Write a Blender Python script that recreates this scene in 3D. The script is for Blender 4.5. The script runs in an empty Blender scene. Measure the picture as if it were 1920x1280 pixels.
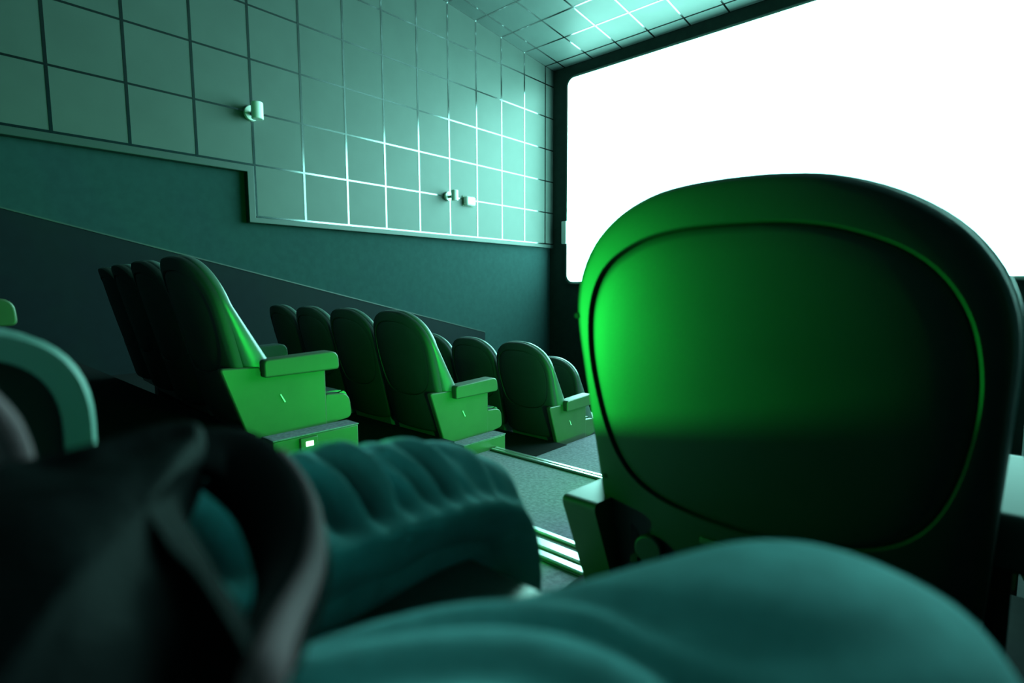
import bpy, bmesh, math, random
from mathutils import Vector, Matrix, noise

PI = math.pi
scene = bpy.context.scene
C = scene.collection

# ------------------------------------------------------------------ camera, world, exposure
YAW, PITCH, ROLL = -0.7286, -0.099, -0.0037
cam_data = bpy.data.cameras.new('camera')
cam = bpy.data.objects.new('camera', cam_data)
C.objects.link(cam)
_F = Vector((math.sin(YAW) * math.cos(PITCH), math.cos(YAW) * math.cos(PITCH), math.sin(PITCH)))
_r = Vector((math.cos(YAW), -math.sin(YAW), 0))
_u = _r.cross(_F)
_r2 = _r * math.cos(ROLL) + _u * math.sin(ROLL)
_u2 = -_r * math.sin(ROLL) + _u * math.cos(ROLL)
cam.matrix_world = Matrix(((_r2.x, _u2.x, -_F.x, 0), (_r2.y, _u2.y, -_F.y, 0), (_r2.z, _u2.z, -_F.z, 0), (0, 0, 0, 1)))
cam_data.sensor_width = 36
cam_data.lens = 36 * 1011.26 / 1920
cam_data.clip_start = 0.01
cam_data.dof.use_dof = True
cam_data.dof.focus_distance = 3.2
cam_data.dof.aperture_fstop = 3.0
scene.camera = cam

world = bpy.data.worlds.new('world')
scene.world = world
world.use_nodes = True
world.node_tree.nodes['Background'].inputs[0].default_value = (0.0, 0.0, 0.0, 1)
world.node_tree.nodes['Background'].inputs[1].default_value = 0.0

scene.view_settings.view_transform = 'Standard'
scene.view_settings.look = 'None'
scene.view_settings.gamma = 1
scene.view_settings.exposure = 0.0
scene.cycles.max_bounces = 6
scene.cycles.diffuse_bounces = 1

SCREEN_COLOUR = (0.36, 1.0, 0.88)
SCREEN_POWER = 16.0
GREEN = (0.012, 1.0, 0.075)

# ------------------------------------------------------------------ helpers
def mat(name, col, rough=0.5, metal=0.0, spec=0.5, noise_scale=None, noise_amt=0.15, bump=0.0, bump_scale=200.0, sheen=0.0, coat=0.0):
    m = bpy.data.materials.new(name)
    m.use_nodes = True
    nt = m.node_tree
    b = nt.nodes['Principled BSDF']
    b.inputs['Base Color'].default_value = (*col, 1)
    b.inputs['Roughness'].default_value = rough
    b.inputs['Metallic'].default_value = metal
    b.inputs['Specular IOR Level'].default_value = spec
    b.inputs['Sheen Weight'].default_value = sheen
    b.inputs['Coat Weight'].default_value = coat
    tc = nt.nodes.new('ShaderNodeTexCoord')
    if noise_scale:
        n = nt.nodes.new('ShaderNodeTexNoise')
        n.inputs['Scale'].default_value = noise_scale
        n.inputs['Detail'].default_value = 5
        nt.links.new(tc.outputs['Object'], n.inputs['Vector'])
        mr = nt.nodes.new('ShaderNodeMapRange')
        mr.inputs['From Min'].default_value = 0.3
        mr.inputs['From Max'].default_value = 0.7
        mr.inputs['To Min'].default_value = 1 - noise_amt
        mr.inputs['To Max'].default_value = 1 + noise_amt
        nt.links.new(n.outputs['Fac'], mr.inputs['Value'])
        mx = nt.nodes.new('ShaderNodeVectorMath')
        mx.operation = 'SCALE'
        mx.inputs[0].default_value = col
        nt.links.new(mr.outputs[0], mx.inputs['Scale'])
        nt.links.new(mx.outputs[0], b.inputs['Base Color'])
    if bump:
        n2 = nt.nodes.new('ShaderNodeTexNoise')
        n2.inputs['Scale'].default_value = bump_scale
        n2.inputs['Detail'].default_value = 3
        nt.links.new(tc.outputs['Object'], n2.inputs['Vector'])
        bp = nt.nodes.new('ShaderNodeBump')
        bp.inputs['Strength'].default_value = bump
        bp.inputs['Distance'].default_value = 0.002
        nt.links.new(n2.outputs['Fac'], bp.inputs['Height'])
        nt.links.new(bp.outputs['Normal'], b.inputs['Normal'])
    return m

def emit(name, col, power):
    m = bpy.data.materials.new(name)
    m.use_nodes = True
    nt = m.node_tree
    nt.nodes.clear()
    e = nt.nodes.new('ShaderNodeEmission')
    e.inputs[0].default_value = (*col, 1)
    e.inputs[1].default_value = power
    o = nt.nodes.new('ShaderNodeOutputMaterial')
    nt.links.new(e.outputs[0], o.inputs[0])
    return m

M = dict(
    panel=mat('wall_panel_fabric', (0.068, 0.088, 0.08), 0.5, spec=0.42, noise_scale=3.0, noise_amt=0.06, bump=0.3, bump_scale=350),
    tbar=mat('metal_tbar', (0.2, 0.22, 0.22), 0.14, metal=1.0),
    trim=mat('painted_trim', (0.035, 0.055, 0.05), 0.45),
    carpet_wall=mat('wall_carpet', (0.022, 0.055, 0.056), 0.95, noise_scale=14, noise_amt=0.08, bump=0.5, bump_scale=500, spec=0.1),
    dado=mat('dado_board', (0.004, 0.010, 0.013), 0.8, noise_scale=8, noise_amt=0.1, spec=0.2),
    ceiling=mat('ceiling_tile', (0.075, 0.10, 0.095), 0.5, spec=0.3, noise_scale=2.0, noise_amt=0.1, bump=0.3, bump_scale=300),
    front=mat('masking_cloth', (0.018, 0.038, 0.028), 0.9, noise_scale=10, noise_amt=0.15),
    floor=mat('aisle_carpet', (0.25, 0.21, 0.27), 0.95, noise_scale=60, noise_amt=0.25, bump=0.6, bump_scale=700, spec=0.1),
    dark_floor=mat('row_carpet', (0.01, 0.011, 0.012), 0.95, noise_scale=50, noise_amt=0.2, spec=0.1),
    nosing=mat('nosing_metal', (0.9, 0.92, 0.9), 0.28, metal=1.0),
    rubber=mat('nosing_rubber', (0.02, 0.03, 0.02), 0.6),
    shell=mat('seat_shell_plastic', (0.028, 0.034, 0.031), 0.52, spec=0.35, noise_scale=14, noise_amt=0.06, bump=0.15, bump_scale=600),
    cushion=mat('seat_vinyl', (0.085, 0.115, 0.105), 0.32, spec=0.7, noise_scale=20, noise_amt=0.05, bump=0.2, bump_scale=420),
    side=mat('side_panel_plastic', (0.055, 0.08, 0.04), 0.42, noise_scale=12, noise_amt=0.07),
    dark=mat('dark_metal', (0.02, 0.022, 0.022), 0.5),
    strap=mat('black_strap', (0.004, 0.004, 0.005), 0.9, spec=0.04),
    arm=mat('armpad_vinyl', (0.035, 0.055, 0.05), 0.6, spec=0.2),
    rim=mat('armrest_vinyl', (0.13, 0.24, 0.21), 0.55, spec=0.3),
    black=mat('groove_black', (0.004, 0.004, 0.004), 0.8),
    leather=mat('black_leather', (0.004, 0.004, 0.005), 0.6, spec=0.03, noise_scale=30, noise_amt=0.2, bump=0.5, bump_scale=260),
    piping=mat('mauve_piping', (0.22, 0.115, 0.135), 0.7, spec=0.1),
    denim=mat('denim', (0.24, 0.64, 0.68), 0.85, noise_scale=45, noise_amt=0.12, bump=0.5, bump_scale=900, sheen=0.1, spec=0.2),
    shoe=mat('shoe_canvas', (0.03, 0.03, 0.035), 0.8),
    sole=mat('shoe_sole', (0.5, 0.5, 0.48), 0.7),
    fixture=mat('cream_fixture', (0.88, 0.9, 0.84), 0.4),
    fixture_dark=mat('fixture_bracket', (0.08, 0.14, 0.08), 0.5),
    screen=emit('lit_screen', SCREEN_COLOUR, SCREEN_POWER),
    lamp=emit('green_lamp_lens', (0.25, 1.0, 0.35), 9.0),
    stitch=mat('stitch_thread', (0.2, 0.2, 0.17), 0.8),
)

class MB:
    def __init__(s):
        s.bm = bmesh.new()
    def box(s, x0, x1, y0, y1, z0, z1):
        v = [s.bm.verts.new((x, y, z)) for x in (x0, x1) for y in (y0, y1) for z in (z0, z1)]
        for f in ((0, 1, 3, 2), (4, 6, 7, 5), (0, 4, 5, 1), (2, 3, 7, 6), (0, 2, 6, 4), (1, 5, 7, 3)):
            s.bm.faces.new([v[i] for i in f])
        return v
    def prism_x(s, pts, x0, x1):                      # outline in (y, z), extruded along x
        a = [s.bm.verts.new((x0, y, z)) for y, z in pts]
        b = [s.bm.verts.new((x1, y, z)) for y, z in pts]
        n = len(pts)
        s.bm.faces.new(a); s.bm.faces.new(b[::-1])
        for i in range(n):
            s.bm.faces.new((a[i], b[i], b[(i + 1) % n], a[(i + 1) % n]))
    def cyl(s, p, q, r0, r1=None, n=20):
        r1 = r0 if r1 is None else r1
        p, q = Vector(p), Vector(q)
        d = (q - p).normalized()
        e = d.orthogonal().normalized(); g = d.cross(e)
        A = [s.bm.verts.new(p + r0 * (e * math.cos(2 * PI * i / n) + g * math.sin(2 * PI * i / n))) for i in range(n)]
        B = [s.bm.verts.new(q + r1 * (e * math.cos(2 * PI * i / n) + g * math.sin(2 * PI * i / n))) for i in range(n)]
        s.bm.faces.new(A); s.bm.faces.new(B[::-1])
        for i in range(n):
            s.bm.faces.new((A[i], B[i], B[(i + 1) % n], A[(i + 1) % n]))
    def rings(s, rings, cap0=True, cap1=True, closed=True):
        R = [[s.bm.verts.new(p) for p in r] for r in rings]
        n = len(R[0])
        for a, b in zip(R, R[1:]):
            for i in range(n if closed else n - 1):
                s.bm.faces.new((a[i], b[i], b[(i + 1) % n], a[(i + 1) % n]))
        if cap0 and closed: s.bm.faces.new(R[0])
        if cap1 and closed: s.bm.faces.new(R[-1][::-1])
    def obj(s, name, m, parent=None, bevel=0.0, smooth=True, loc=None, segs=3, subsurf=0, remesh=0.0):
        bmesh.ops.recalc_face_normals(s.bm, faces=s.bm.faces)
        me = bpy.data.meshes.new(name)
        s.bm.to_mesh(me); s.bm.free()
        me.materials.append(M[m] if isinstance(m, str) else m)
        o = bpy.data.objects.new(name, me)
        C.objects.link(o)
        if smooth:
            for p in me.polygons: p.use_smooth = True
        if remesh:
            md = o.modifiers.new('remesh', 'REMESH'); md.mode = 'VOXEL'; md.voxel_size = remesh; md.use_smooth_shade = True
            sm = o.modifiers.new('smooth', 'SMOOTH'); sm.iterations = 1; sm.factor = 0.5
        if bevel:
            md = o.modifiers.new('bevel', 'BEVEL'); md.width = bevel; md.segments = segs; md.limit_method = 'ANGLE'; md.angle_limit = math.radians(35)
            md.harden_normals = False
        if subsurf:
            md = o.modifiers.new('sub', 'SUBSURF'); md.levels = md.render_levels = subsurf
        if smooth and not remesh and not subsurf:
            try:
                me.set_sharp_from_angle(angle=math.radians(40))
            except Exception:
                pass
        if parent: o.parent = parent
        if loc: o.location = loc
        return o

def boxo(name, m, x0, x1, y0, y1, z0, z1, parent=None, bevel=0.0, segs=3):
    b = MB(); b.box(x0, x1, y0, y1, z0, z1)
    return b.obj(name, m, parent, bevel, segs=segs)

def struct(o):
    o['kind'] = 'structure'
    return o

def thing(name, label, cat, loc=(0, 0, 0), rz=0.0, group=None):
    o = bpy.data.objects.new(name, None); C.objects.link(o)
    o.empty_display_size = 0.1
    o.location = loc; o.rotation_euler = (0, 0, rz)
    o['label'] = label; o['category'] = cat
    if group: o['group'] = group
    return o

def dup(root, loc, rz, label):
    r = root.copy(); C.objects.link(r)
    r.location = loc; r.rotation_euler = (0, 0, rz); r['label'] = label
    for ch in list(root.children):
        c = ch.copy(); C.objects.link(c); c.parent = r
        for g in list(ch.children):
            d = g.copy(); C.objects.link(d); d.parent = c
    return r

# ------------------------------------------------------------------ room
WX = -6.46           # face of the left wall panels
WR = 3.5             # right wall
YF = 8.446           # front wall
YB = -4.5            # back wall
TA, TH, TY0, TZ0 = 0.600, 0.584, 2.793, 0.836
def ceil_z(y): return 4.045 + 0.095 * (YF - y)
PITCH_Y, RISE = 1.08, 0.262
AX0, AX1 = -2.2, -0.6   # aisle

# left wall: upper panelled part (steps up for the rear half), recessed lower part
b = MB()
y_end = YF
for k in range(-12, 10):
    y0 = TY0 + k * TA; y1 = min(y0 + TA, y_end)
    if y1 <= y0: break
    for j in range(0 if k >= 0 else 1, 9):
        z0 = TZ0 + j * TH; z1 = z0 + TH
        if z0 > ceil_z(y0): break
        g = 0.006
        b.box(WX - 0.06, WX, y0 + g, y1 - g, z0 + g, z1 - g)
wl = struct(b.obj('wall_left', 'panel', bevel=0.004, segs=1, smooth=False))
wl2 = struct(boxo('wall_left', 'carpet_wall', WX - 0.3, WX - 0.075, YB, YF + 0.1, -3.2, 5.6))
# metal T-bars between the panels
b = MB()
w = 0.013
for k in range(-12, 11):
    y = TY0 + k * TA
    z0 = TZ0 if k >= 0 else TZ0 + TH
    b.box(WX - 0.05, WX + 0.003, y - w, y + w, z0, ceil_z(y))
for j in range(0, 9):
    z = TZ0 + j * TH
    ya = TY0 if j == 0 else -4.4
    yb = YF
    if z > ceil_z(YF): yb = YF - (z - 4.045) / 0.095
    if yb > ya: b.box(WX - 0.05, WX + 0.002, ya, yb, z - w * 0.8, z + w * 0.8)
struct(b.obj('trim_1', 'tbar', smooth=False))
# ledge under the panels, following the step
b = MB()
b.prism_x([(YF, TZ0 - 0.013), (TY0 - 0.013, TZ0 - 0.013), (TY0 - 0.013, TZ0 + TH - 0.013), (-4.4, TZ0 + TH - 0.013), (-4.4, TZ0 + TH - 0.09),
           (TY0 - 0.09, TZ0 + TH - 0.09), (TY0 - 0.09, TZ0 - 0.075), (YF, TZ0 - 0.075)], WX - 0.08, WX + 0.012)
struct(b.obj('trim_2', 'trim', bevel=0.006))
# raked dado board on the lower wall
def dado_z(y): return 0.375 - 0.245 * (y - 1.967)
b = MB()
b.prism_x([(-4.3, dado_z(-4.3)), (6.6, dado_z(6.6)), (6.6, -3.0), (-4.3, -3.0)], WX - 0.076, WX - 0.05)
struct(b.obj('trim_3', 'dado', smooth=False))
b = MB()
b.prism_x([(-4.3, dado_z(-4.3)), (6.6, dado_z(6.6)), (6.6, dado_z(6.6) + 0.014), (-4.3, dado_z(-4.3) + 0.014)], WX - 0.076, WX - 0.045)
struct(b.obj('trim_4', 'trim', smooth=False))

# ceiling: sloping down to the screen, lay-in tiles with T-bars
sl = math.atan(0.095)
b = MB()
g = 0.008
xs = [WX] + [WX + 0.27 + 0.6 * i for i in range(0, 17)]
ys = [TY0 + k * TA for k in range(-12, 10)] + [YF]
for xa, xb in zip(xs, xs[1:]):
    for ya, yb in zip(ys, ys[1:]):
        if yb - ya < 0.02: continue
        v = b.box(xa + g, xb - g, ya + g, yb - g, 0, 0.05)
        for q in v: q.co.z += ceil_z(q.co.y)
struct(b.obj('ceiling', 'ceiling', smooth=False))
b = MB()
for x in xs[1:]:
    v = b.box(x - w, x + w, YB, YF, -0.003, 0.04)
    for q in v: q.co.z += ceil_z(q.co.y)
for y in ys:
    v = b.box(WX, WR, y - w, y + w, -0.003, 0.04)
    for q in v: q.co.z += ceil_z(q.co.y)
v = b.box(WX, WX + 0.012, YB, YF, -0.004, 0.04)
for q in v: q.co.z += ceil_z(q.co.y)
struct(b.obj('trim_5', 'tbar', smooth=False))
b = MB()
v = b.box(WX - 0.3, WR + 0.3, YB, YF + 0.1, 0.06, 0.16)
for q in v: q.co.z += ceil_z(q.co.y)
struct(b.obj('ceiling', 'trim', smooth=False))

struct(boxo('wall_front', 'front', WX - 0.3, WR + 0.3, YF, YF + 0.2, -3.2, 5.0))
struct(boxo('wall_right', 'carpet_wall', WR, WR + 0.2, YB, YF + 0.1, -3.2, 5.6))
struct(boxo('wall_back', 'carpet_wall', WX - 0.3, WR + 0.3, YB - 0.2, YB, -3.2, 5.6))

# row platforms left and right of the aisle
def row_z(i): return -0.59 - RISE * i
def row_y(i): return -0.18 + PITCH_Y * i
bl = MB(); br = MB()
for i in range(-4, 7):
    y0 = row_y(i); y1 = row_y(i + 1) if i < 6 else YF
    if i == -4: y0 = YB
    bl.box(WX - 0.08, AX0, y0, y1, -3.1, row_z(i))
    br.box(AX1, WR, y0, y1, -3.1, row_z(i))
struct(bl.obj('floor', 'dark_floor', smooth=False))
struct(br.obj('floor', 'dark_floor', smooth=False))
# aisle treads
b = MB()
treads = [(-4.5, -3.2, 0.22), (-3.2, -2.1, 0.0), (-2.1, -1.0, -0.26), (-1.0, 0.05, -0.52), (0.05, 1.40, -0.84), (1.40, 2.31, -0.965), (2.31, 3.42, -1.112), (3.42, 4.5, -1.37), (4.5, 5.6, -1.63), (5.6, YF, -1.9)]
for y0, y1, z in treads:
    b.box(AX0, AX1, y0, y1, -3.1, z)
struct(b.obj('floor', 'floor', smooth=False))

# ------------------------------------------------------------------ stair nosings
def nosing(y, z, widths, label):
    t = thing('stair_nosing', label, 'step edge', (0, y, z))
    boxo('backing_strip', 'rubber', AX0 + 0.01, AX1 - 0.01, widths[0][0] - 0.01, 0.008, 0.0, 0.004, t)
    for a, c in widths:
        boxo('metal_rib', 'nosing', AX0 + 0.01, AX1 - 0.01, a, c, 0.0, 0.012, t, 0.003, 2)
    boxo('front_lip', 'nosing', AX0 + 0.01, AX1 - 0.01, 0.001, 0.012, -0.04, 0.008, t, 0.003, 2)
    return t
nosing(1.40, -0.84, [(-0.145, -0.115), (-0.095, -0.052), (-0.018, 0.004)], 'bright ribbed metal nosing on the near aisle step, ending at the front seat')
nosing(2.31, -0.965, [(-0.05, -0.03), (-0.02, 0.004)], 'thin metal nosing on the far aisle step beside the second row')

# ------------------------------------------------------------------ screen
def rounded_rect(x0, x1, z0, z1, r, n=8):
    out = []
    for cx, cz, a0 in ((x1 - r, z1 - r, 0), (x0 + r, z1 - r, PI / 2), (x0 + r, z0 + r, PI), (x1 - r, z0 + r, 1.5 * PI)):
        for i in range(n + 1):
            a = a0 + PI / 2 * i / n
            out.append((cx + r * math.cos(a), cz + r * math.sin(a)))
    return out
SX0, SX1, SZ0, SZ1 = -6.09, 3.0, 0.115, 3.80
scr = thing('cinema_screen', 'huge blank glowing white cinema screen on the front wall', 'screen', (0, YF, 0))
pts = rounded_rect(SX0, SX1, SZ0, SZ1, 0.13)
b = MB()
fv = [b.bm.verts.new((x, -0.05, z)) for x, z in pts]; bv = [b.bm.verts.new((x, -0.035, z)) for x, z in pts]
b.bm.faces.new(fv); b.bm.faces.new(bv[::-1])
for i in range(len(pts)):
    j = (i + 1) % len(pts); b.bm.faces.new((fv[i], bv[i], bv[j], fv[j]))
b.obj('projection_surface', 'screen', scr, smooth=False)
pts2 = rounded_rect(SX0 - 0.05, SX1 + 0.05, SZ0 - 0.05, SZ1 + 0.05, 0.16)
b = MB()
fv = [b.bm.verts.new((x, -0.034, z)) for x, z in pts2]; bv = [b.bm.verts.new((x, 0.0, z)) for x, z in pts2]
b.bm.faces.new(fv); b.bm.faces.new(bv[::-1])
for i in range(len(pts2)):
    j = (i + 1) % len(pts2); b.bm.faces.new((fv[i], bv[i], bv[j], fv[j]))
b.obj('screen_frame', 'front', scr, smooth=False)

sp = thing('wall_speaker', 'small pale upright box on the dark surround left of the screen', 'speaker', (-6.17, YF, 1.04))
boxo('cabinet', 'fixture', -0.05, 0.06, -0.06, 0.0, -0.21, 0.21, sp, 0.01)
boxo('bracket', 'dark', -0.02, 0.02, -0.02, 0.0, -0.25, 0.25, sp)

# ------------------------------------------------------------------ wall fittings
def wall_fitting(y, z, s, label):
    t = thing('wall_lamp', label, 'wall light', (WX, y, z), 0, 'unlit cylinder fittings on the panelled wall')
    b = MB(); b.cyl((0, 0, 0), (0.04, 0, 0), 0.08 * s)
    b.obj('back_plate', 'fixture', t, 0.004)
    b = MB(); b.cyl((0.02, 0, -0.01), (0.13, 0, -0.01), 0.022 * s)
    b.obj('arm', 'fixture_dark', t)
    b = MB(); b.cyl((0.17, 0, -0.09 * s), (0.17, 0, 0.085 * s), 0.06 * s, n=28)
    b.obj('shade', 'fixture', t, 0.01)
    return t
wall_fitting(2.78, 1.985, 1.05, 'pale cylinder wall light on the left, above the step in the panelling')
wall_fitting(5.74, 1.42, 0.9, 'small pale cylinder wall light left of the white box on the lower panels')
t = thing('alarm_box', 'bright white rounded box on the panelled wall, beside the lower wall light', 'wall box', (WX, 6.17, 1.39))
boxo('housing', 'fixture', 0.0, 0.10, -0.10, 0.10, -0.07, 0.07, t, 0.03, 5)
boxo('mounting_plate', 'fixture_dark', -0.001, 0.012, -0.12, 0.12, -0.08, 0.08, t, 0.004)

# ------------------------------------------------------------------ seats
def chaikin(p, n=2):
    for _ in range(n):
        q = [p[0]]
        for a, c in zip(p, p[1:]):
            q.append((a[0] * .75 + c[0] * .25, a[1] * .75 + c[1] * .25))
            q.append((a[0] * .25 + c[0] * .75, a[1] * .25 + c[1] * .75))
        q.append(p[-1]); p = q
    return p
CZ = -0.14                        # polar centre (heights here relative to the eye for the first row; +0.85 makes them local)
half_outer = [(0, .138), (.05, .137), (.10, .131), (.16, .109), (.213, .072), (.246, .026), (.263, -.02), (.268, -.07), (.266, -.13), (.263, -.236), (.259, -.376), (.255, -.50), (.25, -.575), (0, -.575)]
half_inner = [(0, .078), (.06, .077), (.12, .066), (.185, .034), (.222, -.02), (.236, -.085), (.236, -.15), (.222, -.24), (.192, -.305), (.14, -.338), (.07, -.35), (0, -.353)]
def polar(half, n, sm=2):
    h = chaikin(half, sm)
    loop = h + [(-x, z) for x, z in h[::-1][1:-1]]
    out = []
    m = len(loop)
    for i in range(n):
        a = 2 * PI * i / n
        dx, dz = math.sin(a), math.cos(a)
        best = 0
        for j in range(m):
            x1, z1 = loop[j]; x2, z2 = loop[(j + 1) % m]
            z1 -= CZ; z2 -= CZ
            ex, ez = x2 - x1, z2 - z1
            det = dx * (-ez) + dz * ex
            if abs(det) < 1e-12: continue
            tt = (x1 * (-ez) + z1 * ex) / det
            s = (dx * z1 - dz * x1) / det
            if -1e-6 <= s <= 1 + 1e-6 and tt > best: best = tt
        out.append(best)
    return out
NP = 120
RO = polar(half_outer, NP); RI = polar(half_inner, NP, 3)
def yrear(z): return -0.18 + (0.132 - z) * 0.24        # local y of the rear face
def shell_pt(i, r, dy, follow=True):
    a = 2 * PI * i / NP
    x = r * math.sin(a); z = CZ + r * math.cos(a)
    return (x, yrear(z) + dy + 0.6 * x * x, z + 0.85)
def thick(z):                                            # depth of the upholstered back at height z
    t = (0.138 - z)
    return 0.088 + min(0.2, t) * 0.08 + max(0.0, t - 0.2) * 0.34

def back_parts(root, detail=True):
    # rear shell with a recessed oval panel
    b = MB()
    R = []
    R.append([shell_pt(i, RO[i] * 0.955, 0.045) for i in range(NP)])
    R.append([shell_pt(i, RO[i] * 0.998, 0.042) for i in range(NP)])
    R.append([shell_pt(i, RO[i] * 1.0, 0.03) for i in range(NP)])
    R.append([shell_pt(i, RO[i] * 0.994, 0.014) for i in range(NP)])
    R.append([shell_pt(i, RO[i] * 0.972, 0.003) for i in range(NP)])
    R.append([shell_pt(i, RO[i] * 0.94, 0.0) for i in range(NP)])
    R.append([shell_pt(i, RI[i] * 1.019, 0.0) for i in range(NP)])
    R.append([shell_pt(i, RI[i] * 1.011, 0.003) for i in range(NP)])
    R.append([shell_pt(i, RI[i] * 1.01, 0.02) for i in range(NP)])
    b.rings(R, cap0=False, cap1=True)
    b.obj('back_shell', 'shell', root)
    b = MB()
    R = []
    R.append([shell_pt(i, RI[i] * 1.002, 0.022) for i in range(NP)])
    R.append([shell_pt(i, RI[i] * 1.002, 0.009) for i in range(NP)])
    R.append([shell_pt(i, RI[i] * 0.985, 0.006) for i in range(NP)])
    R.append([shell_pt(i, RI[i] * 0.95, 0.004) for i in range(NP)])
    for f in (0.85, 0.7, 0.5, 0.3, 0.12):
        R.append([shell_pt(i, RI[i] * f, 0.003 - 0.004 * (1 - f * f)) for i in range(NP)])
    b.rings(R, cap0=False, cap1=True)
    b.obj('rear_panel', 'shell', root)
    # upholstery, front and sides
    b = MB()
    R = []
    def cp(i, f, k):
        a = 2 * PI * i / NP
        r = RO[i] * f
        x = r * math.sin(a); z = CZ + r * math.cos(a)
        lim = -0.5
        z2 = max(z, lim)
        return (x, yrear(z2) + k * thick(z2) + 0.6 * x * x * (1 - 0.75 * min(1, k)), z2 + 0.85)
    for f, k in ((0.9, 0.3), (0.97, 0.34), (0.998, 0.44), (1.012, 0.56), (1.014, 0.82), (0.997, 0.93), (0.95, 1.01), (0.86, 1.03), (0.6, 0.98), (0.3, 0.95), (0.1, 0.95)):
        R.append([cp(i, f, k) for i in range(NP)])
    b.rings(R)
    b.obj('back_cushion', 'cushion', root)

def rounded_poly(pts, rad, n=6):
    out = []
    m = len(pts)
    for i in range(m):
        p = Vector(pts[i]); a = Vector(pts[i - 1]); c = Vector(pts[(i + 1) % m])
        r = rad[i] if isinstance(rad, (list, tuple)) else rad
        if r <= 0: out.append(tuple(p)); continue
        u = (a - p).normalized(); v = (c - p).normalized()
        for k in range(n + 1):
            t = k / n
            q = (p + u * r) * (1 - t) ** 2 + p * 2 * t * (1 - t) + (p + v * r) * t * t
            out.append(tuple(q))
    return out
def L(y, z): return (y - 0.90, z + 0.85)     # first-row position -> seat local

def pad(root, x, y0=0.98, y1=1.325, wd=0.036, zt=-0.284, th=0.088, m='arm'):
    b = MB()
    pr = rounded_poly([L(y0, zt - 0.012), L(y1, zt), L(y1 + 0.004, zt - th), L(y0, zt - th)], [0.02, 0.045, 0.02, 0.01])
    b.prism_x(pr, x - wd, x + wd)
    return b.obj('arm_pad', m, root, bevel=0.018, segs=4)

def seat_base(root, side):
    # cushion, resting open
    b = MB()
    pr = rounded_poly([L(0.93, -0.50), L(1.36, -0.485), L(1.41, -0.50), L(1.41, -0.60), L(1.34, -0.63), L(0.95, -0.63)], [0.02, 0.03, 0.03, 0.03, 0.02, 0.02])
    b.prism_x(pr, -0.222, 0.222)
    b.obj('seat_cushion', 'cushion', root, bevel=0.025, segs=4)
    boxo('pedestal', 'dark', -0.06, 0.06, 0.08, 0.32, 0.0, 0.225, root, 0.01)
    for s in (-1, 1):
        b = MB(); b.cyl((s * 0.215, L(0.95, 0)[0], 0.33), (s * 0.235, L(0.95, 0)[0], 0.33), 0.03)
        b.obj('hinge', 'dark', root, 0.003)

def make_seat(end, aisle_dx, label, cat='cinema seat', group=None, loc=(0, 0, 0), rz=0.0, rear_drop=0.0, out=0.0):
    """end: 0 plain seat, +1 end panel on its +x side, -1 on its -x side"""
    t = thing('cinema_chair', label, 'cinema seat', loc, rz, group)
    back_parts(t)
    seat_base(t, end)
    sides = [-1, 1] if end == 0 else [-end]
    if end == 0: sides = [-1]
    for s in sides:
        x = s * 0.265
        pad(t, x)
        boxo('arm_support', 'dark', x - 0.02, x + 0.02, 0.15, 0.36, 0.0, 0.48, t, 0.006)
    if end:
        xs0, xs1 = (0.232, 0.268) if end > 0 else (-0.268 - out, -0.232)
        b = MB()
        pr = rounded_poly([L(0.815, -0.318 - rear_drop), L(0.975, -0.325 - rear_drop), L(0.985, -0.352 - rear_drop * .6), L(1.275, -0.352), L(1.275, -0.64), L(1.27, -0.85), L(1.0, -0.85), L(0.905, -0.592)],
                          [0.02, 0.008, 0.008, 0.01, 0.03, 0.01, 0.01, 0.01])
        b.prism_x(pr, xs0, xs1)
        b.obj('end_panel', 'side', t, bevel=0.007)
        # raised boss with a small badge
        xo = xs1 if end > 0 else xs0
        b = MB()
        pr = rounded_poly([L(1.275, -0.49), L(1.40, -0.50), L(1.41, -0.62), L(1.26, -0.64)], [0.01, 0.05, 0.03, 0.01])
        b.prism_x(pr, xs0 + 0.004 * end, xs1 - 0.006 * end) if end > 0 else b.prism_x(pr, xs0 + 0.006, xs1 - 0.004)
        b.obj('hinge_cover', 'side', t, bevel=0.008)
        pad(t, (xs0 + xs1) / 2 + end * 0.012, wd=0.042, m='side')
        b = MB(); b.prism_x([L(1.056, -0.458), L(1.060, -0.455), L(1.080, -0.492), L(1.075, -0.495)], xo - 0.002, xo + 0.003 * end if end > 0 else xo - 0.003)
        b.obj('badge', 'fixture', t)
    return t

ROW_NAMES = {0: "rearmost", 1: "nearest full", 2: "second", 3: "third", 4: "fourth"}
LX = -2.556
SP = 0.53
def left_y(i, n): return row_y(i) + 0.0 + 0.012 * n * n * 0.5 + 0.012 * n
end_seat = None; mid_seat = None
ORD = ['aisle-end', 'second', 'third', 'fourth']
G = 'cinema seats in the left block'
lab = {
 (1, 0): 'tall green-lit aisle-end seat of the nearest left row, its side panel glowing',
 (1, 1): 'dark seat second from the aisle in the nearest left row',
 (1, 2): 'dark seat third from the aisle in the nearest left row',
 (1, 3): 'dark seat farthest from the aisle in the nearest left row',
 (2, 0): 'green-lit aisle-end seat in the second left row, mid picture',
 (2, 1): 'rounded dark seat second from the aisle in the second left row',
 (2, 2): 'rounded dark seat third from the aisle in the second left row',
 (2, 3): 'rounded dark seat farthest from the aisle in the second left row',
 (3, 0): 'aisle-end seat of the third left row, right of the two glowing ones',
 (3, 1): 'dark seat second from the aisle in the third left row',
 (3, 2): 'dark seat third from the aisle in the third left row, half hidden',
 (4, 1): 'farthest visible seat, its teal rim showing behind the third row',
}
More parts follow.
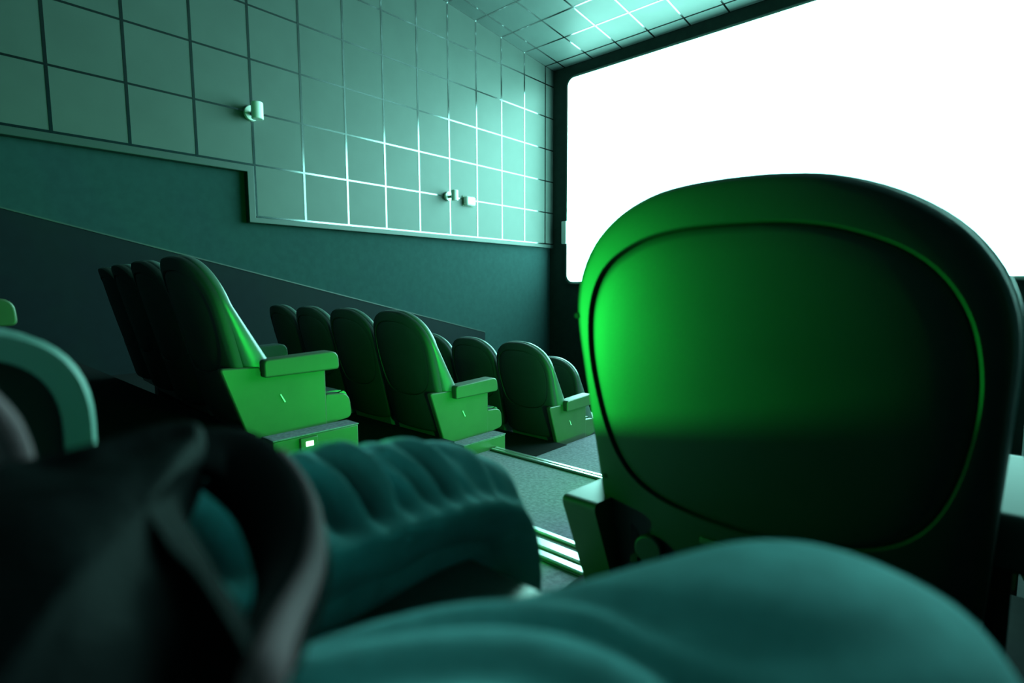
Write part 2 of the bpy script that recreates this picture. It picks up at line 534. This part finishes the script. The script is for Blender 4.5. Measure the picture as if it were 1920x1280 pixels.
for (i, n), text in lab.items():
    loc = (LX - SP * n, left_y(i, n), row_z(i)); rz = -0.02 * n
    if n == 0:
        if end_seat is None: end_seat = make_seat(1, 0, text, group=G, loc=loc, rz=rz); end_seat.scale.x = 0.95
        else: dup(end_seat, loc, rz, text)
    else:
        if mid_seat is None: mid_seat = make_seat(0, 0, text, group=G, loc=loc, rz=rz); mid_seat.scale.x = 0.95
        else: dup(mid_seat, loc, rz, text)
dup(end_seat, (LX, left_y(0, 0) - 0.02, row_z(0)), 0, 'green armrest tip of a seat at the left picture edge')

# right block: the big seat directly in front, its neighbour and one further row
RX = -0.262
front_seat = make_seat(-1, 0, 'large green-lit seat seen from behind, directly in front of the camera', group='cinema seats in the right block',
                       loc=(RX + 0.008, row_y(1) - 0.05, row_z(1)), rear_drop=0.055, out=0.03)
r2 = dup(mid_seat, (RX + 0.64, row_y(1) - 0.05, row_z(1)), 0, 'dark seat right of the large front seat, at the right picture edge')
r2['group'] = 'cinema seats in the right block'
r3 = dup(mid_seat, (RX + 0.60, row_y(2), row_z(2)), 0, 'seat one row ahead of the large front seat, glimpsed at the right edge')
r3['group'] = 'cinema seats in the right block'
front_seat.scale.x = 1.045
# screw holes and fittings on the back of the front seat
for x, z in ((-0.258, -0.045), (-0.238, -0.335),):
    b = MB(); y = yrear(z) + 0.6 * x * x
    b.cyl((x, y - 0.0015, z + 0.85), (x, y + 0.006, z + 0.85), 0.0045, n=12)
    b.obj('screw', 'black', front_seat)
for x, z, hw, hz in ((-0.185, -0.43, 0.008, 0.055), (-0.115, -0.44, 0.006, 0.05)):
    b = MB(); y = yrear(z) + 0.6 * x * x
    b.box(x - hw, x + hw, y - 0.002, y + 0.01, z - hz + 0.85, z + hz + 0.85)
    b.obj('slot', 'black', front_seat, 0.003)
b = MB(); y = yrear(-0.44)
b.cyl((-0.15, y - 0.006, 0.41), (-0.15, y + 0.01, 0.41), 0.024)
b.obj('pivot_cover', 'shell', front_seat, 0.003)
b = MB(); y = yrear(-0.385)
b.box(-0.06, -0.01, y - 0.006, y + 0.01, -0.392 + 0.85, -0.382 + 0.85)
b.obj('latch', 'side', front_seat, 0.002)

# the photographer's own seat
own = thing('cinema_chair', "seat under the jeans-clad legs, with a teal rounded armrest at left", 'cinema seat', (RX, row_y(0), row_z(0)), 0, 'cinema seats in the right block')
back_parts(own)
seat_base(own, 0)
b = MB()
def L0(y, z): return (y - row_y(0), z - row_z(0))
outer = [L0(-0.32, -0.03), L0(0.100, -0.026), L0(0.097, -0.55), L0(-0.20, -0.585)]
pr = rounded_poly(outer, [0.03, 0.085, 0.04, 0.02], n=12)
pi_ = rounded_poly([L0(-0.30, -0.052), L0(0.078, -0.048), L0(0.075, -0.53), L0(-0.18, -0.56)], [0.02, 0.066, 0.03, 0.01], n=12)
b.rings([[(x, y, z) for y, z in q] for x, q in ((-0.345, pr), (-0.30, pr), (-0.295, rounded_poly([L0(-0.316, -0.034), L0(0.096, -0.030), L0(0.093, -0.546), L0(-0.197, -0.58)], [0.03, 0.082, 0.04, 0.02], n=12)), (-0.295, pi_), (-0.305, pi_))])
b.obj('armrest', 'rim', own)
b = MB(); b.prism_x(pi_, -0.306, -0.302)
b.obj('armrest_shade_sheet', 'black', own)  # black sheet paints in the shade on the armrest's inner face

# plinth boxes beside the end seats, with green aisle lights
def plinth(i, y0, y1, side, label):
    x0, x1 = (AX0 - 0.10, AX0) if side < 0 else (AX1, AX1 + 0.06)
    zt = row_z(i) + 0.222
    t = thing('seat_plinth', label, 'plinth', (0, 0, 0))
    boxo('body', 'side', x0, x1, y0, y1, row_z(i) - 0.02 - (0.15 if side < 0 else 0), zt - 0.006, t, 0.006)
    boxo('carpet_top', 'floor', x0 - 0.002, x1 + 0.002, y0, y1 + 0.002, zt - 0.006, zt, t, 0.002)
    return t
plinth(1, 0.97, 1.375, -1, 'low carpet-topped green plinth under the nearest left end seat')
plinth(2, 2.05, 2.40, -1, 'low carpet-topped green plinth under the second left end seat')
plinth(3, 3.16, 3.55, -1, 'low plinth under the third left end seat')
plinth(0, -0.12, 0.30, -1, 'low plinth with a green lamp at the far left, beside the bag')

def aisle_light(loc, d, label, power, angle=100, aim=(0, 0, 0), lens=0.012, blend=1.0, ledge=False, size=0.03):
    """small recessed lamp facing +x (d=1) or -x (d=-1)"""
    t = thing('aisle_light', label, 'aisle light', loc, 0, 'green aisle lights')
    boxo('housing', 'side', min(0, d * 0.012), max(0, d * 0.012), -0.04, 0.04, -0.028, 0.028, t, 0.004)
    boxo('lens', 'lamp', min(d * 0.0125, d * 0.016), max(d * 0.0125, d * 0.016), -lens * 1.6, lens * 1.6, -lens, lens, t, 0.002)
    if ledge:  # unseen lip and shelf added to block the lower part of the beam
        boxo('beam_stop', 'dark', min(d * 0.124, d * 0.13), max(d * 0.124, d * 0.13), -0.10, 0.16, -0.04, 0.0195, t)
        boxo('beam_stop_shelf', 'dark', min(0, d * 0.13), max(0, d * 0.13), -0.10, 0.16, -0.045, -0.038, t)
    ld = bpy.data.lights.new('aisle_lamp', 'SPOT')
    ld.energy = power; ld.color = GREEN; ld.spot_size = math.radians(angle); ld.spot_blend = blend; ld.shadow_soft_size = size
    lo = bpy.data.objects.new('aisle_lamp', ld); C.objects.link(lo); lo.parent = t
    lo.location = (d * 0.03, 0, 0)
    lo.rotation_euler = Vector((d, aim[1], aim[2])).to_track_quat('-Z', 'Y').to_euler()
    return t

# right-hand side lights, low on the ends of the right block, shining across the aisle on to the left end panels
for i, p in ((1, 88.0), (2, 88.0), (3, 88.0)):
    z = row_z(i) + 0.34
    if i > 1:
        plinth(i, row_y(i) + 0.07, row_y(i) + 0.47, 1, 'low plinth on the right of the aisle, row %s' % ('two' if i == 2 else 'three'))
    y = row_y(i) + 0.26
    if i == 1: aisle_light((-0.56, y, z), -1, 'small lamp on the aisle side of the large front seat', p, 105, (0, 0, 0.12))
    else:
        boxo('post', 'dark', -0.60, -0.56, y - 0.03, y + 0.03, row_z(i) + 0.2, z + 0.05, bpy.data.objects['seat_plinth.%03d' % (3 + i - 1)])
        aisle_light((-0.60, y, z), -1, 'small lamp across the aisle from the %s left row' % ROW_NAMES[i], p, 105, (0, 0, 0.12))
# left-hand side lights on the plinths, then an added fill out of view
aisle_light((AX0, 1.125, -0.671), 1, 'tiny white-hot lamp on the plinth of the nearest left row', 1.2, 150, lens=0.011)
aisle_light((AX0, 0.264, -0.585), 1, 'tiny green lamp at the far left, seen just over the bag', 440.0, 42, (0, 0.30, 0.17), lens=0.006, ledge=True, size=0.0015)
aisle_light((LX + 0.275, -0.04, -0.19), 1, 'out-of-view green fill lamp added on the left seat beside the camera', 70.0, 90, (0, 0.43, 0.0), size=0.02)  # added fill to lift the lower back of the front seat

# ------------------------------------------------------------------ person: jeans-clad legs
person = thing('person', 'seated person in wrinkled blue jeans with a black bag on the lap', 'person', (RX, 0.1, row_z(0)))
POFF = Vector((RX, 0.1, row_z(0)))
rnd = random.Random(4)
def catmull(P, n):
    out = []
    Q = [P[0]] + list(P) + [P[-1]]
    for i in range(1, len(Q) - 2):
        for k in range(n):
            t = k / n
            p0, p1, p2, p3 = Q[i - 1], Q[i], Q[i + 1], Q[i + 2]
            out.append(tuple(0.5 * ((2 * b_) + (-a_ + c_) * t + (2 * a_ - 5 * b_ + 4 * c_ - d_) * t * t + (-a_ + 3 * b_ - 3 * c_ + d_) * t ** 3) for a_, b_, c_, d_ in zip(p0, p1, p2, p3)))
    out.append(tuple(P[-1]))
    return out
def leg(bm_, P, disp, NA=96, n=40):
    """P: list of (x, y, z, rx, rz): limb centre line and section radii"""
    pts = catmull(P, n)
    L_ = [0]
    for a, c in zip(pts, pts[1:]):
        L_.append(L_[-1] + (Vector(c[:3]) - Vector(a[:3])).length)
    rings = []
    for k, p in enumerate(pts):
        a = Vector(pts[max(0, k - 1)][:3]); c = Vector(pts[min(len(pts) - 1, k + 1)][:3])
        d = (c - a).normalized()
        side = d.cross(Vector((0, 0, 1)))
        # keep the frame steady where the limb turns down at the knee
        side = Vector((math.cos(SIDE_ANG), math.sin(SIDE_ANG), 0))
        side = (side - d * side.dot(d)).normalized()
        up = side.cross(d).normalized()
        r = []
        for i in range(NA):
            th = 2 * PI * i / NA          # 0 = up, 90 deg = +side (towards the camera)
            q = Vector(p[:3]) + side * math.sin(th) * p[3] + up * math.cos(th) * p[4]
            q += (side * math.sin(th) + up * math.cos(th)) * disp(L_[k], th)
            r.append(tuple(q - POFF))
        rings.append(r)
    bm_.rings(rings)

def g(x, c, s): return math.exp(-((x - c) / s) ** 2)
folds = [(c_, a_, w_, k_) for c_, a_, w_, k_ in ((0.20, .010, .012, .1), (0.235, .010, .011, .0), (0.268, .011, .010, .08), (0.300, .011, .011, -.04), (0.337, .010, .012, .06), (0.372, .010, .009, .02), (0.397, .009, .008, .06),
    (0.420, .009, .0075, -.03), (0.441, .008, .007, .04), (0.461, .0075, .0065, .06), (0.480, .006, .006, .0), (0.497, .005, .006, .05), (0.514, .004, .005, .0))]
SEAM = math.radians(64)
def disp_left(s, th):
    a = (th + PI) % (2 * PI) - PI                 # -pi..pi, 0 up
    v = 0.008 * g(a, SEAM, 0.13)                  # seam ridge between the top and the underside
    if a > SEAM: v -= 0.028 * min(1, (a - SEAM) / 0.5) * (1 - max(0, (a - 2.6)) / 0.6 if a > 2.6 else 1)
    win = 1 / (1 + math.exp(-(a - 0.02) * 9)) * 1 / (1 + math.exp((a - SEAM + 0.16) * 18)) if a > -1.0 else 0
    win2 = g(a, -0.9, 0.5) * 0.6
    for c, amp, wd, sk in folds:
        x = s - c - sk * (a - 1.0) * 0.10
        v -= 3.0 * amp * (win + win2) * g(x, 0, wd)
        v += 1.1 * amp * (win + win2) * g(x, 0.015, wd * .7)
    v += 0.0015 * noise.noise(Vector((s * 30, math.cos(th) * 3, math.sin(th) * 3)))
    return v
def disp_right(s, th):
    a = (th + PI) % (2 * PI) - PI
    v = 0.004 * noise.noise(Vector((s * 12, math.cos(th) * 2, math.sin(th) * 2 + 7)))
    for c, amp, wd, sk in ((0.22, .010, .016, 1.0), (0.28, .010, .018, 1.1), (0.16, .010, .02, .8), (0.35, .005, .02, .9)):
        x = s - c - sk * (a + 0.6) * 0.13
        v -= 1.3 * amp * g(a, -0.4, 1.0) * g(x, 0, wd)
    return v
b = MB()
SIDE_ANG = math.radians(2)
leg(b, [(-0.31, -0.20, -0.205, .085, .08), (-0.335, -0.06, -0.20, .085, .083), (-0.352, 0.08, -0.192, .082, .083), (-0.358, 0.22, -0.197, .078, .078), (-0.362, 0.312, -0.215, .071, .070),
        (-0.366, 0.345, -0.262, .066, .060), (-0.37, 0.352, -0.35, .062, .062), (-0.375, 0.365, -0.46, .058, .062), (-0.38, 0.36, -0.535, .06, .066)], disp_left)
SIDE_ANG = math.radians(0)
leg(b, [(-0.17, -0.20, -0.23, .09, .085), (-0.165, -0.06, -0.222, .09, .085), (-0.150, 0.08, -0.211, .094, .086), (-0.108, 0.18, -0.225, .098, .090), (-0.048, 0.270, -0.222, .092, .096),
        (-0.052, 0.315, -0.285, .086, .082), (-0.07, 0.325, -0.37, .075, .075), (-0.085, 0.32, -0.46, .066, .068), (-0.09, 0.32, -0.535, .066, .07)], disp_right)
SIDE_ANG = 0.0
leg(b, [(-0.25, -0.22, -0.21, .08, .08), (-0.25, -0.08, -0.20, .07, .07), (-0.25, 0.04, -0.205, .055, .055), (-0.25, 0.105, -0.215, .03, .04)], lambda s, th: 0.0)
jeans_rings = []
for z, rx, ry in ((-0.33, .10, .08), (-0.30, .15, .11), (-0.24, .17, .125), (-0.18, .165, .115), (-0.12, .155, .10), (-0.08, .15, .095)):
    jeans_rings.append([( -0.24 + rx * math.cos(2 * PI * i / 48) - POFF.x, -0.24 + ry * math.sin(2 * PI * i / 48) - POFF.y, z - POFF.z) for i in range(48)])
b.rings(jeans_rings)
b.obj('jeans', 'denim', person, remesh=0.0035)
def shoe(x, y, rz, name='shoe'):
    b = MB()
    R = []
    for yy, w_, h_, zc in ((-0.085, .02, .03, .045), (-0.075, .033, .05, .05), (-0.03, .038, .055, .055), (0.03, .038, .05, .05), (0.08, .042, .036, .04), (0.13, .045, .03, .034), (0.165, .036, .024, .03), (0.18, .018, .014, .026)):
        R.append([(w_ * math.cos(2 * PI * i / 32), yy, max(0.004, zc + h_ * math.sin(2 * PI * i / 32))) for i in range(32)])
    b.rings(R)
    c, s = math.cos(rz), math.sin(rz)
    for v in b.bm.verts:
        X, Y = v.co.x, v.co.y
        v.co.x = X * c - Y * s + x - POFF.x; v.co.y = X * s + Y * c + y - POFF.y
    return b.obj(name, 'shoe', person, subsurf=1)
shoe(-0.38, 0.40, 0.1); shoe(-0.11, 0.36, 0.0)

# ------------------------------------------------------------------ bag on the lap
BODY = [(-0.2812, -0.0019, -0.073), (-0.2981, 0.0203, -0.074), (-0.3045, 0.036, -0.0755), (-0.3113, 0.0522, -0.0764), (-0.3206, 0.0713, -0.0759), (-0.3278, 0.0925, -0.0762), (-0.3244, 0.1044, -0.0808), (-0.3038, 0.0995, -0.0918), (-0.2775, 0.0808, -0.0994), (-0.2606, 0.0742, -0.1038), (-0.2362, 0.0742, -0.1113), (-0.21, 0.0724, -0.1163), (-0.1894, 0.0708, -0.1183), (-0.1688, 0.0658, -0.1167), (-0.15, 0.0587, -0.1152), (-0.15, 0.0555, -0.1329), (-0.15, 0.0335, -0.1262), (-0.15, 0.0054, -0.1049), (-0.15, -0.0054, -0.0967)]
STRAP = [((-0.3, 0.0835, -0.0897), 0.0257), ((-0.3045, 0.0947, -0.0902), 0.0459), ((-0.3045, 0.1089, -0.0938), 0.057), ((-0.2906, 0.1154, -0.1032), 0.053), ((-0.27, 0.1164, -0.114), 0.0449), ((-0.2475, 0.1128, -0.1224), 0.0427), ((-0.225, 0.105, -0.127), 0.0393), ((-0.2025, 0.0921, -0.1268), 0.0332), ((-0.18, 0.0767, -0.122), 0.0301), ((-0.1575, 0.0635, -0.1152), 0.0249), ((-0.15, 0.0574, -0.1194), 0.0088)]
PIPE = [(-0.3244, 0.084, -0.0765), (-0.33, 0.1011, -0.0765), (-0.3326, 0.1217, -0.0788), (-0.3225, 0.1324, -0.0879), (-0.3019, 0.1351, -0.1019), (-0.285, 0.1373, -0.1126), (-0.2644, 0.1333, -0.1223), (-0.24, 0.1222, -0.1289), (-0.2194, 0.1094, -0.1305), (-0.2025, 0.0965, -0.1288), (-0.1838, 0.0822, -0.1246), (-0.165, 0.07, -0.119), (-0.15, 0.0601, -0.1161), (-0.15, 0.0575, -0.1227)]
H2 = [(-0.34, 0.0122, -0.0438), (-0.34, 0.0177, -0.049), (-0.34, 0.0229, -0.0578), (-0.34, 0.0265, -0.0673), (-0.34, 0.0286, -0.0793), (-0.34, 0.0288, -0.0924)]
bag = thing('handbag', 'black leather handbag with a looping mauve-edged handle, lying on the lap', 'bag', (-0.25, 0.05, -0.14))
BO = Vector((-0.25, 0.05, -0.14))
cen = Vector((0, 0, 0))
loop = catmull([Vector(p) for p in BODY] + [Vector(BODY[0])], 5)[:-1]
loop = [Vector(p) for p in loop]
for p in loop: cen += p / len(loop)
nrm = Vector((0.45, -0.12, 0.88)).normalized()
b = MB()
R = []
def crumple(p):
    q = p * 22
    return 0.010 * noise.noise(q + Vector((3, 1, 7))) + 0.004 * noise.noise(q * 2.3)
for f, h in ((0.05, -0.026), (0.5, -0.025), (0.85, -0.014), (0.97, -0.006), (1.0, 0.0), (0.993, 0.004), (0.975, 0.007), (0.93, 0.010), (0.86, 0.013), (0.78, 0.0145), (0.7, 0.016), (0.6, 0.0175), (0.5, 0.018), (0.4, 0.019), (0.3, 0.019), (0.2, 0.02), (0.1, 0.02), (0.03, 0.02)):
    r = []
    for p in loop:
        q = cen + (p - cen) * f
        k = crumple(q) * (min(1, (1 - f) * 5)) if h > 0 else 0
        r.append(tuple(q + nrm * (h + k) - BO))
    R.append(r)
b.rings(R)
b.obj('bag_body', 'leather', bag, subsurf=1)
def tube(b, P, rad, n=14):
    pts = catmull(P, 6)
    rings = []
    for k, p in enumerate(pts):
        a = Vector(pts[max(0, k - 1)]); c = Vector(pts[min(len(pts) - 1, k + 1)])
        d = (c - a).normalized()
        e = d.cross(nrm).normalized(); f = e.cross(d)
        rr = rad(k / (len(pts) - 1)) if callable(rad) else rad
        rings.append([tuple(Vector(p) + rr * (e * math.cos(2 * PI * i / n) + f * math.sin(2 * PI * i / n)) - BO) for i in range(n)])
    b.rings(rings)
b = MB()
cp = catmull([tuple(p) + (w_,) for p, w_ in STRAP], 8)
rings = []
for k, p in enumerate(cp):
    a = Vector(cp[max(0, k - 1)][:3]); c = Vector(cp[min(len(cp) - 1, k + 1)][:3])
    d = (c - a).normalized()
    e = d.cross(nrm).normalized(); f = e.cross(d).normalized()
    rings.append([tuple(Vector(p[:3]) + e * math.cos(2 * PI * i / 28) * p[3] * 0.4 + f * (0.0055 * math.sin(2 * PI * i / 28)) + nrm * 0.004 - BO) for i in range(28)])
b.rings(rings)
hd = b.obj('handle', 'strap', bag)
b = MB(); tube(b, [tuple(Vector(p) + nrm * 0.009) for p in PIPE[4:]], lambda t: 0.0045 + 0.0018 * min(1, max(0, (t - 0.1) * 4)))
b.obj('piping', 'piping', hd)
b = MB(); tube(b, H2, 0.007)
b.obj('back_handle', 'piping', bag)
